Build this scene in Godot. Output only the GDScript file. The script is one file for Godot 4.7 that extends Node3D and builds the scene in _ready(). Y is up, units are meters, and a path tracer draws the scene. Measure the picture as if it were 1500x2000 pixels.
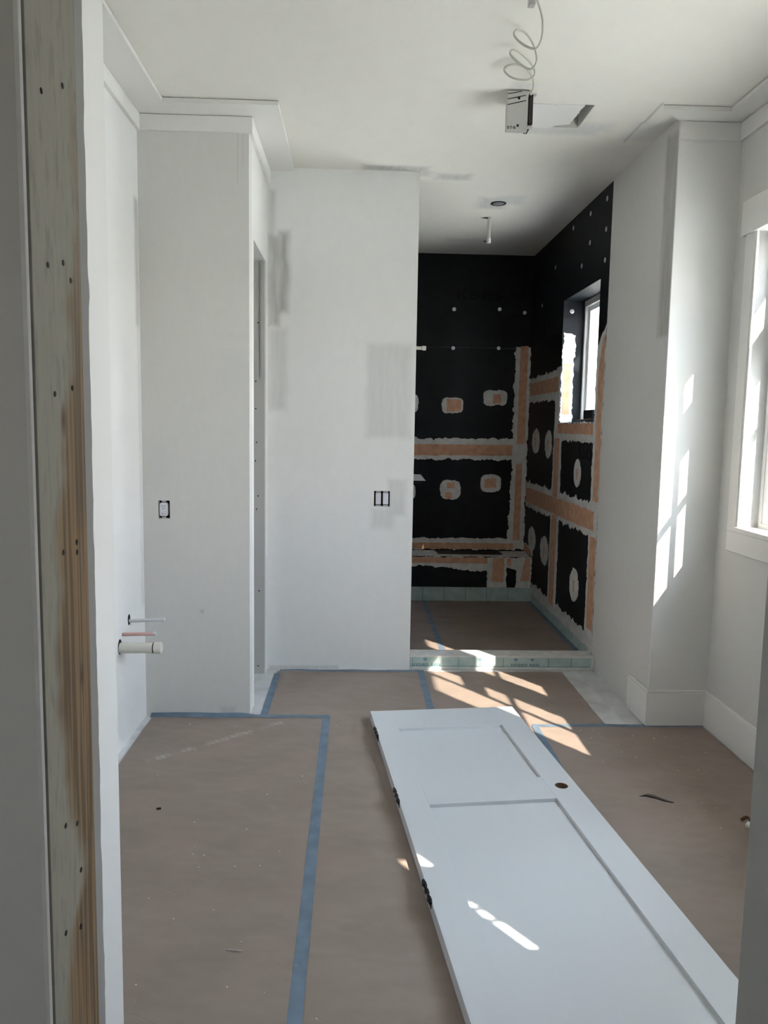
extends Node3D
# An unfinished bathroom seen through its rough doorway. Metres, y up, the camera stands at x = 0, z = 0.

const H := 3.0275          # ceiling
const XL := -1.0821        # niche wall
const XS := -0.5423        # short wall beside the niche, and the closet's side
const XP := 0.3536         # end of the partition beside the shower
const XF := 1.532          # furred wall (shower side)
const XW := 1.8385         # window wall
const ZB := -6.956         # back of the shower
const ZP := -4.79          # front of the partition
const ZC := -3.99          # front of the closet
const ZR := -3.87          # front of the furred wall
const ZD := -0.905         # bathroom side of the doorway wall
const ZH := -0.745         # hall side of its studs

var rng := RandomNumberGenerator.new()
var M := {}
var noise := FastNoiseLite.new()
var ridge := FastNoiseLite.new()


# ---------------------------------------------------------------- helpers

func meta(o: Node, label: String, category: String, group := "", kind := "") -> Node:
	if label != "": o.set_meta("label", label)
	if category != "": o.set_meta("category", category)
	if group != "": o.set_meta("group", group)
	if kind != "": o.set_meta("kind", kind)
	return o


func begin() -> SurfaceTool:
	var st := SurfaceTool.new()
	st.begin(Mesh.PRIMITIVE_TRIANGLES)
	return st


func put(called: String, st: SurfaceTool, mat: Material, parent: Node = self) -> MeshInstance3D:
	var o := MeshInstance3D.new()
	o.name = called
	o.mesh = st.commit()
	o.material_override = mat
	parent.add_child(o, true)
	return o


func put_mesh(called: String, mesh: Mesh, mat: Material, parent: Node = self) -> MeshInstance3D:
	var o := MeshInstance3D.new()
	o.name = called
	o.mesh = mesh
	o.material_override = mat
	parent.add_child(o, true)
	return o


func thing(called: String, label: String, category: String, at := Vector3.ZERO, turn := 0.0, group := "") -> Node3D:
	var o := Node3D.new()
	o.name = called
	o.position = at
	o.rotation.y = turn
	add_child(o, true)
	meta(o, label, category, group)
	return o


func struct(called: String, st: SurfaceTool, mat: Material, label: String, category: String) -> MeshInstance3D:
	var o := put(called, st, mat)
	meta(o, label, category, "", "structure")
	return o


func tri(st: SurfaceTool, a: Vector3, b: Vector3, c: Vector3, n: Vector3, ua := Vector2.ZERO, ub := Vector2.ZERO, uc := Vector2.ZERO) -> void:
	if (b - a).cross(c - a).dot(n) > 0.0:
		var t := b
		b = c
		c = t
		var u := ub
		ub = uc
		uc = u
	for k in 3:
		st.set_normal(n)
		st.set_uv([ua, ub, uc][k])
		st.add_vertex([a, b, c][k])


func quad(st: SurfaceTool, a: Vector3, b: Vector3, c: Vector3, d: Vector3, n: Vector3, lo := Vector3.ZERO, size := Vector3.ONE) -> void:
	var u := []
	for p in [a, b, c, d]:
		var q: Vector3 = (p - lo) / size
		if absf(n.x) > 0.7: u.append(Vector2(q.z, 1.0 - q.y))
		elif absf(n.y) > 0.7: u.append(Vector2(q.x, q.z))
		else: u.append(Vector2(q.x, 1.0 - q.y))
	tri(st, a, b, c, n, u[0], u[1], u[2])
	tri(st, a, c, d, n, u[0], u[2], u[3])


# a box between two corners; lo and size say where texture coordinates run from 0 to 1; bev takes off the edges
func bx(st: SurfaceTool, a: Vector3, b: Vector3, bev := 0.0, lo := Vector3.ZERO, size := Vector3.ONE) -> void:
	var p := Vector3(minf(a.x, b.x), minf(a.y, b.y), minf(a.z, b.z))
	var q := Vector3(maxf(a.x, b.x), maxf(a.y, b.y), maxf(a.z, b.z))
	var c := (p + q) / 2.0
	var h := (q - p) / 2.0
	bev = minf(bev, minf(h.x, minf(h.y, h.z)) * 0.6)
	for axis in 3:
		var ua := (axis + 1) % 3
		var va := (axis + 2) % 3
		for s in [-1.0, 1.0]:
			var n := Vector3.ZERO
			n[axis] = s
			var k := []
			for w in [[-1, -1], [1, -1], [1, 1], [-1, 1]]:
				var e := Vector3.ZERO
				e[axis] = s * h[axis]
				e[ua] = w[0] * (h[ua] - bev)
				e[va] = w[1] * (h[va] - bev)
				k.append(c + e)
			quad(st, k[0], k[1], k[2], k[3], n, lo, size)
	if bev <= 0.0: return
	for axis in 3:          # edges that run along this axis
		var ua := (axis + 1) % 3
		var va := (axis + 2) % 3
		for s in [-1.0, 1.0]:
			for t in [-1.0, 1.0]:
				var k := []
				for w in [[-1.0, 0], [1.0, 0], [1.0, 1], [-1.0, 1]]:
					var e := Vector3.ZERO
					e[axis] = w[0] * (h[axis] - bev)
					e[ua] = s * (h[ua] - (bev if w[1] == 1 else 0.0))
					e[va] = t * (h[va] - (0.0 if w[1] == 1 else bev))
					k.append(c + e)
				var n := Vector3.ZERO
				n[ua] = s
				n[va] = t
				quad(st, k[0], k[1], k[2], k[3], n.normalized(), lo, size)
	for s in [-1.0, 1.0]:
		for t in [-1.0, 1.0]:
			for r in [-1.0, 1.0]:
				var g := Vector3(s, t, r)
				tri(st, c + g * (h - Vector3(0, bev, bev)), c + g * (h - Vector3(bev, 0, bev)), c + g * (h - Vector3(bev, bev, 0)), g.normalized())


# boxes that fill lo..hi except for through-holes; across is the axis the holes run along, each hole is [u0, u1, v0, v1]
func holed(st: SurfaceTool, lo: Vector3, hi: Vector3, across: int, holes: Array) -> void:
	var ua := 2 if across == 0 else 0
	var va := 2 if across == 1 else 1
	var us := [lo[ua], hi[ua]]
	var vs := [lo[va], hi[va]]
	for o in holes:
		us.append_array([o[0], o[1]])
		vs.append_array([o[2], o[3]])
	us.sort()
	vs.sort()
	for i in us.size() - 1:
		for j in vs.size() - 1:
			if us[i + 1] - us[i] < 1e-5 or vs[j + 1] - vs[j] < 1e-5: continue
			var cu: float = (us[i] + us[i + 1]) / 2.0
			var cv: float = (vs[j] + vs[j + 1]) / 2.0
			var free := true
			for o in holes:
				if cu > o[0] and cu < o[1] and cv > o[2] and cv < o[3]: free = false
			if not free: continue
			var a := lo
			var b := hi
			a[ua] = us[i]
			b[ua] = us[i + 1]
			a[va] = vs[j]
			b[va] = vs[j + 1]
			bx(st, a, b, 0.0, lo, hi - lo)


# a flat plate: polygon in the plane of frame's x and y, as thick as t along frame's z
func plate(st: SurfaceTool, poly: PackedVector2Array, frame: Transform3D, t: float, back := 0.0) -> void:
	var index := Geometry2D.triangulate_polygon(poly)
	var n := frame.basis.z
	for i in range(0, index.size(), 3):
		var p := []
		for k in 3: p.append(poly[index[i + k]])
		tri(st, frame * Vector3(p[0].x, p[0].y, t), frame * Vector3(p[1].x, p[1].y, t), frame * Vector3(p[2].x, p[2].y, t), n, p[0], p[1], p[2])
		tri(st, frame * Vector3(p[0].x, p[0].y, back), frame * Vector3(p[1].x, p[1].y, back), frame * Vector3(p[2].x, p[2].y, back), -n, p[0], p[1], p[2])
	var turn := -1.0 if Geometry2D.is_polygon_clockwise(poly) else 1.0
	for i in poly.size():
		var a := poly[i]
		var b := poly[(i + 1) % poly.size()]
		if a.distance_squared_to(b) < 1e-12: continue
		var e := (b - a).normalized() * turn
		var m := frame.basis * Vector3(e.y, -e.x, 0)
		tri(st, frame * Vector3(a.x, a.y, back), frame * Vector3(b.x, b.y, back), frame * Vector3(b.x, b.y, t), m, a, b, b)
		tri(st, frame * Vector3(a.x, a.y, back), frame * Vector3(b.x, b.y, t), frame * Vector3(a.x, a.y, t), m, a, b, a)


func rect(x0: float, x1: float, y0: float, y1: float) -> PackedVector2Array:
	return PackedVector2Array([Vector2(x0, y0), Vector2(x1, y0), Vector2(x1, y1), Vector2(x0, y1)])


func oval(c: Vector2, r: Vector2, square := 2.0, count := 14, turn := 0.0) -> PackedVector2Array:
	var p := PackedVector2Array()
	for i in count:
		var a := TAU * i / count
		var s := Vector2(signf(cos(a)) * pow(absf(cos(a)), 2.0 / square), signf(sin(a)) * pow(absf(sin(a)), 2.0 / square))
		p.append(c + (s * r).rotated(turn))
	return p


# the same outline with a trowelled, torn edge
func ragged(poly: PackedVector2Array, amp: float, step := 0.014) -> PackedVector2Array:
	var out := PackedVector2Array()
	var shift := rng.randf() * 900.0
	var run := 0.0
	for i in poly.size():
		var a := poly[i]
		var b := poly[(i + 1) % poly.size()]
		var d := a.distance_to(b)
		var n := maxi(1, int(d / step))
		var side := (b - a).normalized().orthogonal()
		for k in n:
			var t := float(k) / n
			var v := noise.get_noise_1d((run + d * t) * 2600.0 + shift) * 0.8 + noise.get_noise_1d((run + d * t) * 560.0 + shift) * 1.5
			if rng.randf() < 0.04: v += rng.randf_range(-1.2, 1.2)
			out.append(a.lerp(b, t) + side * v * amp * (0.3 if k == 0 else 1.0))
		run += d
	return out


# the roughest torn edge, up to amp, that does not cross itself
func torn_edge(poly: PackedVector2Array, amp: float, step: float) -> PackedVector2Array:
	for k in 8:
		var p := ragged(poly, amp * pow(0.78, k), step)
		if Geometry2D.triangulate_polygon(p).size() >= (p.size() - 2) * 3: return p
	return poly


# a solid of revolution about y: profile of (radius, height), from the bottom up
func lathe(st: SurfaceTool, profile: Array, frame := Transform3D.IDENTITY, count := 24) -> void:
	for i in profile.size() - 1:
		var p: Vector2 = profile[i]
		var q: Vector2 = profile[i + 1]
		var e := Vector2(q.y - p.y, p.x - q.x).normalized()
		for k in count:
			var a := TAU * k / count
			var b := TAU * (k + 1) / count
			var da := Vector3(cos(a), 0, sin(a))
			var db := Vector3(cos(b), 0, sin(b))
			var n := frame.basis * ((da + db).normalized() * e.x + Vector3.UP * e.y)
			var v := [frame * (da * p.x + Vector3.UP * p.y), frame * (db * p.x + Vector3.UP * p.y), frame * (db * q.x + Vector3.UP * q.y), frame * (da * q.x + Vector3.UP * q.y)]
			if p.x > 1e-5: tri(st, v[0], v[1], v[2], n)
			if q.x > 1e-5: tri(st, v[0], v[2], v[3], n)


# frame whose y runs along the given direction
func along(at: Vector3, y: Vector3) -> Transform3D:
	y = y.normalized()
	var x := y.cross(Vector3.RIGHT if absf(y.x) < 0.8 else Vector3.UP).normalized()
	return Transform3D(Basis(x, y, x.cross(y)), at)


# a round or flat cord through points
func cord(st: SurfaceTool, pts: PackedVector3Array, rx: float, ry: float, sides := 8) -> void:
	var rings := []
	for i in pts.size():
		var d := (pts[mini(i + 1, pts.size() - 1)] - pts[maxi(i - 1, 0)]).normalized()
		var x := d.cross(Vector3.FORWARD).normalized()
		var y := x.cross(d).normalized()
		var ring := []
		for k in sides:
			var a := TAU * k / sides
			ring.append([pts[i] + x * cos(a) * rx + y * sin(a) * ry, (x * cos(a) / rx + y * sin(a) / ry).normalized()])
		rings.append(ring)
	for i in rings.size() - 1:
		for k in sides:
			var v := [rings[i][k], rings[i][(k + 1) % sides], rings[i + 1][(k + 1) % sides], rings[i + 1][k]]
			for w in [[0, 1, 2], [0, 2, 3]]:
				var out: Vector3 = v[w[0]][1] + v[w[1]][1] + v[w[2]][1]
				var order: Array = w
				if (v[w[1]][0] - v[w[0]][0]).cross(v[w[2]][0] - v[w[0]][0]).dot(out) > 0.0: order = [w[0], w[2], w[1]]
				for j in order:
					st.set_normal(v[j][1])
					st.add_vertex(v[j][0])


func curve(pts: Array, step := 0.008) -> PackedVector3Array:
	var c := Curve3D.new()
	c.bake_interval = step
	for i in pts.size():
		var t: Vector3 = (pts[mini(i + 1, pts.size() - 1)] - pts[maxi(i - 1, 0)]) / 6.0
		c.add_point(pts[i], -t, t)
	return c.get_baked_points()


func mat(c: Color, rough := 0.85, metal := 0.0) -> StandardMaterial3D:
	var m := StandardMaterial3D.new()
	m.albedo_color = c
	m.roughness = rough
	m.metallic = metal
	return m


# a painted face with patches of joint compound: each stain is [u0, u1, v0, v1, colour, strength, softness] in metres on the face
func plaster(lo: Vector2, size: Vector2, flip: bool, base: Color, stains: Array, w := 256, h := 512) -> StandardMaterial3D:
	var im := Image.create(w, h, false, Image.FORMAT_RGB8)
	for y in h:
		for x in w:
			var v := 1.0 + noise.get_noise_2d(x * 2.3, y * 2.3) * 0.007
			im.set_pixel(x, y, Color(base.r * v, base.g * v, base.b * v))
	for s in stains:
		var px := size / Vector2(w, h)
		var x0 := int((s[0] - lo.x - s[6]) / px.x)
		var x1 := int((s[1] - lo.x + s[6]) / px.x)
		var y0 := int((s[2] - lo.y - s[6]) / px.y)
		var y1 := int((s[3] - lo.y + s[6]) / px.y)
		var wave: float = rng.randf() * 100.0
		for y in range(maxi(0, y0), mini(h, y1 + 1)):
			for x in range(maxi(0, x0), mini(w, x1 + 1)):
				var p := lo + (Vector2(x, y) + Vector2(0.5, 0.5)) * px
				p += Vector2(noise.get_noise_2d(p.y * 260.0 + wave, 3.0), noise.get_noise_2d(p.x * 260.0 + wave, 9.0)) * 0.35 * s[6]
				var inside: float = minf(minf(p.x - s[0], s[1] - p.x), minf(p.y - s[2], s[3] - p.y))
				var k: float = smoothstep(-s[6], s[6], inside) * s[5] * (1.0 + 0.35 * noise.get_noise_2d(p.x * 1400.0 + wave, p.y * 160.0))
				var yy := h - 1 - y if flip else y
				im.set_pixel(x, yy, im.get_pixel(x, yy).lerp(s[4], clampf(k, 0, 1)))
	var m := StandardMaterial3D.new()
	m.albedo_texture = ImageTexture.create_from_image(im)
	m.roughness = 0.9
	m.texture_repeat = false
	return m


func text(called: String, words: String, high: float, wide: float, frame: Transform3D, m: Material, parent: Node, bold := true) -> void:
	var f := SystemFont.new()
	f.font_names = PackedStringArray(["Droid Sans"])
	f.font_weight = 700 if bold else 400
	var t := TextMesh.new()
	t.font = f
	t.text = words
	t.font_size = 64
	t.pixel_size = 0.001
	t.depth = 0.001
	t.curve_step = 2.0
	var box := t.get_aabb()
	var k := Vector3(wide / box.size.x, high / box.size.y, 0.8)
	var o := put_mesh(called, t, m, parent)
	var c := box.get_center()
	o.transform = frame * Transform3D(Basis.from_scale(k), Vector3(-c.x * k.x, -c.y * k.y, 0.0))


# ---------------------------------------------------------------- paper on the floor

func lie(x: float, z: float) -> float:      # how high the paper lies over the floor
	var v := noise.get_noise_2d(x * 130.0, z * 260.0) * 0.0032 + noise.get_noise_2d(x * 420.0 + 71.0, z * 700.0) * 0.0009
	v += maxf(0.0, ridge.get_noise_2d(x * 100.0 + 40.0, z * 150.0) - 0.30) * 0.0016
	return maxf(v + 0.0026, 0.0006)


func sheet(st: SurfaceTool, x0: float, x1: float, z0: float, z1: float, base: float, step: float, taped := false, curl := 0) -> void:
	var nx := maxi(1, int(ceil((x1 - x0) / step)))
	var nz := maxi(1, int(ceil((z1 - z0) / step)))
	st.set_smooth_group(0)
	for j in nz + 1:
		for i in nx + 1:
			var x := lerpf(x0, x1, float(i) / nx)
			var z := lerpf(z0, z1, float(j) / nz)
			var y := base + lie(x, z)
			if curl == 1: y += maxf(0.0, -3.966 - z) * 0.6 * smoothstep(-0.48, -0.6, x) + 0.002 * absf(sin(x * 9.0))
			if curl == 2: y += 0.0015 * absf(sin(x * 7.0 + 1.0))
			st.set_uv(Vector2(x / 0.2252, z / 0.39))
			st.set_color(tape_tone(x, z) if taped else kraft_tone(x, z))
			st.add_vertex(Vector3(x, y, z))
	for j in nz:
		for i in nx:
			var a := j * (nx + 1) + i
			for k in [a, a + 1, a + nx + 2, a, a + nx + 2, a + nx + 1]: st.add_index(k)
	st.generate_normals()


func kraft_tone(x: float, z: float) -> Color:
	var c := Color(0.295, 0.236, 0.198)
	var v := noise.get_noise_2d(x * 60.0, z * 160.0) * 0.10 + noise.get_noise_2d(x * 300.0, z * 900.0) * 0.07
	c = c * (1.0 + v)
	var pink := clampf(noise.get_noise_2d(x * 110.0 + 300.0, z * 110.0) * 1.6, 0.0, 1.0)
	c = c.lerp(Color(0.325, 0.243, 0.212), pink * 0.6)
	var dust := clampf(ridge.get_noise_2d(x * 190.0, z * 420.0) * 1.5 - 0.55, 0.0, 1.0)
	c = c.lerp(Color(0.40, 0.35, 0.31), dust * 0.14)
	var scrape := Vector2(x, z).distance_to(Geometry2D.get_closest_point_to_segment(Vector2(x, z), Vector2(-0.371, -3.881), Vector2(-0.963, -3.385)))
	var gap := clampf(0.55 + 1.6 * noise.get_noise_2d(x * 420.0, z * 120.0 + 40.0), 0.0, 1.0)
	return c.lerp(Color(0.62, 0.58, 0.54), smoothstep(0.022, 0.004, scrape + absf(noise.get_noise_2d(x * 700.0, z * 700.0)) * 0.02) * gap * 0.5)


func tape_tone(x: float, z: float) -> Color:
	return Color(0.145, 0.200, 0.265) * (1.0 + noise.get_noise_2d(x * 500.0, z * 500.0) * 0.25)


func paper(called: String, label: String, x0: float, x1: float, z0: float, z1: float, base: float, group := "kraft paper sheets over the floor") -> MeshInstance3D:
	var st := begin()
	sheet(st, x0, x1, z0, z1, base, 0.02)
	var o := put(called, st, M.kraft)
	meta(o, label, "paper sheet", group)
	return o


func tape(label: String, x0: float, x1: float, z0: float, z1: float, base: float, curl := 0) -> MeshInstance3D:
	var st := begin()
	sheet(st, x0, x1, z0, z1, base + 0.0008, 0.0125, true, curl)
	var o := put("masking_tape", st, M.tape)
	meta(o, label, "tape", "strips of blue masking tape")
	return o


# ---------------------------------------------------------------- materials

func materials() -> void:
	M.white = mat(Color(0.905, 0.90, 0.885), 0.9)
	M.trim = mat(Color(0.925, 0.917, 0.90), 0.55)
	M.vinyl = mat(Color(0.9, 0.9, 0.895), 0.4)
	M.dark = mat(Color(0.03, 0.03, 0.03), 0.9)
	M.doorwhite = mat(Color(0.84, 0.85, 0.86), 0.38)
	M.black = mat(Color(0.05, 0.05, 0.055), 0.45, 0.3)
	M.steel = mat(Color(0.74, 0.735, 0.72), 0.5, 0.25)
	M.washer = mat(Color(0.8, 0.8, 0.82), 0.35, 0.7)
	M.pvc = mat(Color(0.86, 0.85, 0.80), 0.45)
	M.pex = mat(Color(0.86, 0.87, 0.87), 0.45)
	M.pexred = mat(Color(0.84, 0.68, 0.65), 0.5)
	M.cable = mat(Color(0.80, 0.79, 0.74), 0.5)
	M.outlet = mat(Color(0.88, 0.88, 0.90), 0.4)
	M.ink = mat(Color(0.04, 0.04, 0.05), 0.8)
	M.blueink = mat(Color(0.48, 0.60, 0.69), 0.8)
	M.tealink = mat(Color(0.38, 0.52, 0.55), 0.8)
	M.logo = mat(Color(0.03, 0.032, 0.036), 0.95)
	M.chalk = mat(Color(0.9, 0.89, 0.86), 0.95)
	M.splinter = mat(Color(0.42, 0.30, 0.2), 0.9)
	M.rawwood = mat(Color(0.50, 0.41, 0.31), 0.9)
	M.nail = mat(Color(0.16, 0.13, 0.1), 0.7, 0.3)
	M.flap = mat(Color(0.46, 0.40, 0.36), 0.9)
	M.soil = mat(Color(0.91, 0.885, 0.835), 1.0)
	M.stucco = mat(Color(0.85, 0.84, 0.82), 0.95)
	M.leaf = mat(Color(0.20, 0.27, 0.15), 1.0)
	M.bark = mat(Color(0.28, 0.23, 0.18), 1.0)
	M.sticker = mat(Color(0.9, 0.9, 0.88), 0.8)
	M.glass = mat(Color(0.95, 0.98, 0.97, 0.06), 0.02)
	M.glass.transparency = BaseMaterial3D.TRANSPARENCY_ALPHA

	# black waterproof foam board: faint cloudy bloom
	M.board = grain(Color(0.085, 0.10, 0.118), Color(0.115, 0.13, 0.148), 0.6, 3.0)
	M.board.roughness = 0.5
	M.board.metallic_specular = 0.3
	M.thinset = grain(Color(0.82, 0.81, 0.79), Color(0.91, 0.90, 0.88), 0.9, 9.0)
	M.band = grain(Color(0.79, 0.60, 0.475), Color(0.90, 0.71, 0.58), 0.8, 8.0)
	M.aqua = grain(Color(0.66, 0.735, 0.72), Color(0.75, 0.81, 0.79), 0.7, 6.0)
	M.marble = grain(Color(0.80, 0.80, 0.80), Color(0.91, 0.91, 0.905), 0.4, 1.2)
	M.marble.roughness = 0.25

	# paper: tone from the sheet's own vertex colours, relief of the hexagon tiles below pressed through it
	var n := 256
	var bump := Image.create(n, n, false, Image.FORMAT_RGB8)
	for y in n:
		for x in n:
			var p := Vector2(x + 0.5, y + 0.5) / n * Vector2(0.2252, 0.39)
			var best := 9.0
			var next := 9.0
			for c in [Vector2(0, 0), Vector2(0.2252, 0), Vector2(0.1126, 0.195), Vector2(0, 0.39), Vector2(0.2252, 0.39), Vector2(-0.1126, 0.195), Vector2(0.3378, 0.195)]:
				var d := p.distance_to(c)
				if d < best:
					next = best
					best = d
				elif d < next: next = d
			var g := clampf((next - best) / 0.006, 0.0, 1.0)
			var v := 0.55 + 0.25 * g + 0.10 * noise.get_noise_2d(x * 9.0, y * 14.0)
			bump.set_pixel(x, y, Color(v, v, v))
	bump.bump_map_to_normal_map(1.6)
	M.kraft = mat(Color.WHITE, 0.82)
	M.kraft.vertex_color_use_as_albedo = true
	M.kraft.normal_enabled = true
	M.kraft.normal_texture = ImageTexture.create_from_image(bump)
	M.kraft.normal_scale = 0.8
	M.tape = mat(Color.WHITE, 0.6)
	M.tape.vertex_color_use_as_albedo = true


func grain(a: Color, b: Color, scale: float, freq: float) -> StandardMaterial3D:
	var f := FastNoiseLite.new()
	f.noise_type = FastNoiseLite.TYPE_SIMPLEX
	f.seed = int(freq * 10.0)
	f.frequency = 0.004 * freq
	f.fractal_octaves = 4
	var g := Gradient.new()
	g.set_color(0, a)
	g.set_color(1, b)
	var t := NoiseTexture2D.new()
	t.width = 256
	t.height = 256
	t.seamless = true
	t.noise = f
	t.color_ramp = g
	var m := StandardMaterial3D.new()
	m.albedo_texture = t
	m.roughness = 0.9
	m.uv1_triplanar = true
	m.uv1_world_triplanar = true
	m.uv1_scale = Vector3.ONE / scale
	return m


# ---------------------------------------------------------------- the scene

func _ready() -> void:
	rng.seed = 11
	noise.seed = 5
	noise.frequency = 0.02
	noise.fractal_octaves = 3
	ridge.seed = 8
	ridge.frequency = 0.02
	ridge.fractal_type = FastNoiseLite.FRACTAL_RIDGED
	ridge.fractal_octaves = 2

	var cam := Camera3D.new()
	cam.name = "camera"
	cam.fov = 66.58
	cam.near = 0.02
	cam.transform = Transform3D(Basis(Vector3(0.9993, 0.0171, 0.0347), Vector3(-0.0132, 0.9938, -0.1101), Vector3(-0.0364, 0.1096, 0.9933)).orthonormalized(), Vector3(0, 1.53, 0))
	add_child(cam)
	cam.current = true

	var sky_material := ProceduralSkyMaterial.new()
	sky_material.sky_top_color = Color(0.84, 0.915, 1.0)
	sky_material.sky_horizon_color = Color(1.0, 0.985, 0.96)
	sky_material.ground_bottom_color = Color(0.55, 0.52, 0.46)
	sky_material.ground_horizon_color = Color(0.8, 0.8, 0.78)
	sky_material.sky_energy_multiplier = 1.0
	sky_material.sun_angle_max = 1.0
	var env := Environment.new()
	env.background_mode = Environment.BG_SKY
	env.sky = Sky.new()
	env.sky.sky_material = sky_material
	env.background_energy_multiplier = 16.5
	env.ambient_light_source = Environment.AMBIENT_SOURCE_SKY
	env.tonemap_mode = Environment.TONE_MAPPER_LINEAR
	env.tonemap_exposure = 1.33
	env.sdfgi_enabled = true
	env.ssao_enabled = true
	env.ssil_enabled = true
	var we := WorldEnvironment.new()
	we.name = "world_environment"
	we.environment = env
	add_child(we)

	var sun := DirectionalLight3D.new()
	sun.name = "sun"
	sun.light_energy = 4.6
	sun.light_color = Color(1.0, 0.955, 0.88)
	sun.light_angular_distance = 0.5
	sun.shadow_enabled = true
	sun.look_at_from_position(Vector3.ZERO, Vector3(-1.0, -1.53, -1.45), Vector3.UP)
	add_child(sun)

	materials()
	shell()
	doorway()
	windows()
	trims()
	shower()
	outside()
	floor_cover()
	door_slab()
	fittings()
	overhead()
	debris()


func shell() -> void:
	var grey := Color(0.735, 0.73, 0.715)
	var lite := Color(0.845, 0.842, 0.83)
	var base := Color(0.862, 0.854, 0.835)
	var fresh := Color(0.925, 0.922, 0.912)
	var st := begin()
	bx(st, Vector3(-1.3, -0.15, ZP - 0.14), Vector3(2.0, 0.0, ZH))
	struct("floor", st, M.marble, "white marble tile floor showing at the edges of the brown paper", "floor")
	st = begin()
	bx(st, Vector3(0.18, -0.15, -7.1), Vector3(2.0, 0.034, ZP - 0.14))
	struct("floor_shower", st, M.aqua, "aqua coated shower floor below the paper behind the curb", "floor")
	st = begin()
	bx(st, Vector3(-1.7, -0.15, ZH + 0.0005), Vector3(2.0, 0.0, 2.6))
	struct("floor_hall", st, mat(Color(0.62, 0.58, 0.53), 0.9), "bare hall floor outside the doorway", "floor")

	st = begin()
	var clo := Vector3(-1.7, H, -7.1)
	holed(st, clo, Vector3(2.0, H + 0.13, 2.6), 1, [[0.785, 1.085, -4.05, -3.77]])
	var cm := plaster(Vector2(clo.x, clo.z), Vector2(3.7, 9.7), false, Color(0.93, 0.918, 0.885), [
		[0.02, 0.40, -4.79, -4.70, grey, 0.75, 0.03], [0.22, 0.42, -4.88, -4.79, grey, 0.6, 0.03], [0.46, 0.66, -4.92, -4.82, grey, 0.7, 0.04],
		[0.80, 0.97, -5.52, -5.28, grey, 0.55, 0.05], [0.92, 1.08, -5.42, -5.22, lite, 0.7, 0.04],
		[0.80, 1.20, -4.14, -4.05, lite, 0.8, 0.03], [1.05, 1.25, -4.08, -3.98, lite, 0.7, 0.04], [1.35, 1.53, -4.2, -3.95, lite, 0.6, 0.05],
		[1.372, 1.384, -4.22, -3.95, grey, 0.9, 0.006], [1.380, 1.392, -3.96, -3.72, grey, 0.9, 0.006], [0.66, 0.76, -3.62, -3.56, lite, 0.6, 0.02],
		[0.70, 0.95, -6.5, -6.4, lite, 0.6, 0.03]], 512, 1024)
	struct("ceiling", st, cm, "white plastered ceiling with grey compound smears and a cut hole", "ceiling")
	st = begin()     # the dark joist bay above the hole
	bx(st, Vector3(0.75, H + 0.13, -4.12), Vector3(1.12, H + 0.30, -4.09))
	bx(st, Vector3(0.75, H + 0.13, -3.72), Vector3(1.12, H + 0.30, -3.69))
	bx(st, Vector3(0.72, H + 0.13, -4.12), Vector3(0.75, H + 0.30, -3.69))
	bx(st, Vector3(1.12, H + 0.13, -4.12), Vector3(1.15, H + 0.30, -3.69))
	bx(st, Vector3(0.72, H + 0.30, -4.12), Vector3(1.15, H + 0.32, -3.69))
	struct("trim_11", st, M.splinter, "dark wooden joist bay above the hole in the ceiling", "framing")

	st = begin()
	bx(st, Vector3(-1.3, 0, ZP), Vector3(XL, H, -1.754), 0.0, Vector3(-1.3, 0, ZP), Vector3(1, H, 3.036))
	struct("wall_left", st, plaster(Vector2(ZP, 0), Vector2(3.036, H), true, fresh, [[ZC, ZC + 0.05, 0.6, 2.6, lite, 0.8, 0.03], [-3.98, -3.92, 2.0, 2.6, grey, 0.7, 0.02]]), "white niche wall with the three pipe stubs on the left", "wall")
	st = begin()
	bx(st, Vector3(-1.3, 0, -1.754), Vector3(XS, H, ZD))
	struct("wall_left_001", st, M.white, "narrow bright white wall strip beside the bare doorway stud", "wall")
	# closet front, with the box for the outlet cut into it
	st = begin()
	var lo := Vector3(XL, 0, ZC - 0.10)
	holed(st, lo, Vector3(XS, H, ZC), 2, [[-1.005, -0.947, 1.042, 1.134]])
	struct("wall_back_001", st, plaster(Vector2(XL, 0), Vector2(XS - XL, H), true, base, [
		[-1.04, -0.94, 0.85, 1.42, lite, 0.75, 0.05], [-0.68, -0.56, 1.68, 1.88, lite, 0.7, 0.03], [-0.72, -0.55, 1.95, 1.98, lite, 0.6, 0.01],
		[-0.60, -0.596, 2.7, 2.93, grey, 0.5, 0.004], [-0.575, -0.572, 2.78, 2.93, grey, 0.5, 0.004], [-0.80, -0.78, 0.55, 0.57, grey, 0.6, 0.006], [-0.70, -0.62, 0.0, 0.05, grey, 0.5, 0.02]]),
		"white closet front wall that carries the cut-in outlet", "wall")
	# its side, with the rough door opening
	st = begin()
	holed(st, Vector3(XS - 0.118, 0, ZP), Vector3(XS, H, ZC - 0.10), 0, [[-4.692, -4.157, -0.001, 2.47]])
	struct("wall_side", st, M.white, "bright white closet side wall with a rough door opening", "wall")
	st = begin()
	bx(st, Vector3(XS - 0.118, 0, -4.716), Vector3(XS - 0.006, 2.47, -4.69))
	var jamb := struct("door_1", st, plaster(Vector2(-0.66, 0), Vector2(0.112, 2.47), true, Color(0.77, 0.765, 0.75), [[-0.66, -0.55, 0.0, 2.47, Color(0.74, 0.735, 0.72), 0.5, 0.02]], 64, 256), "pale bare jamb board of the rough opening in the closet side", "door jamb")
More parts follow.
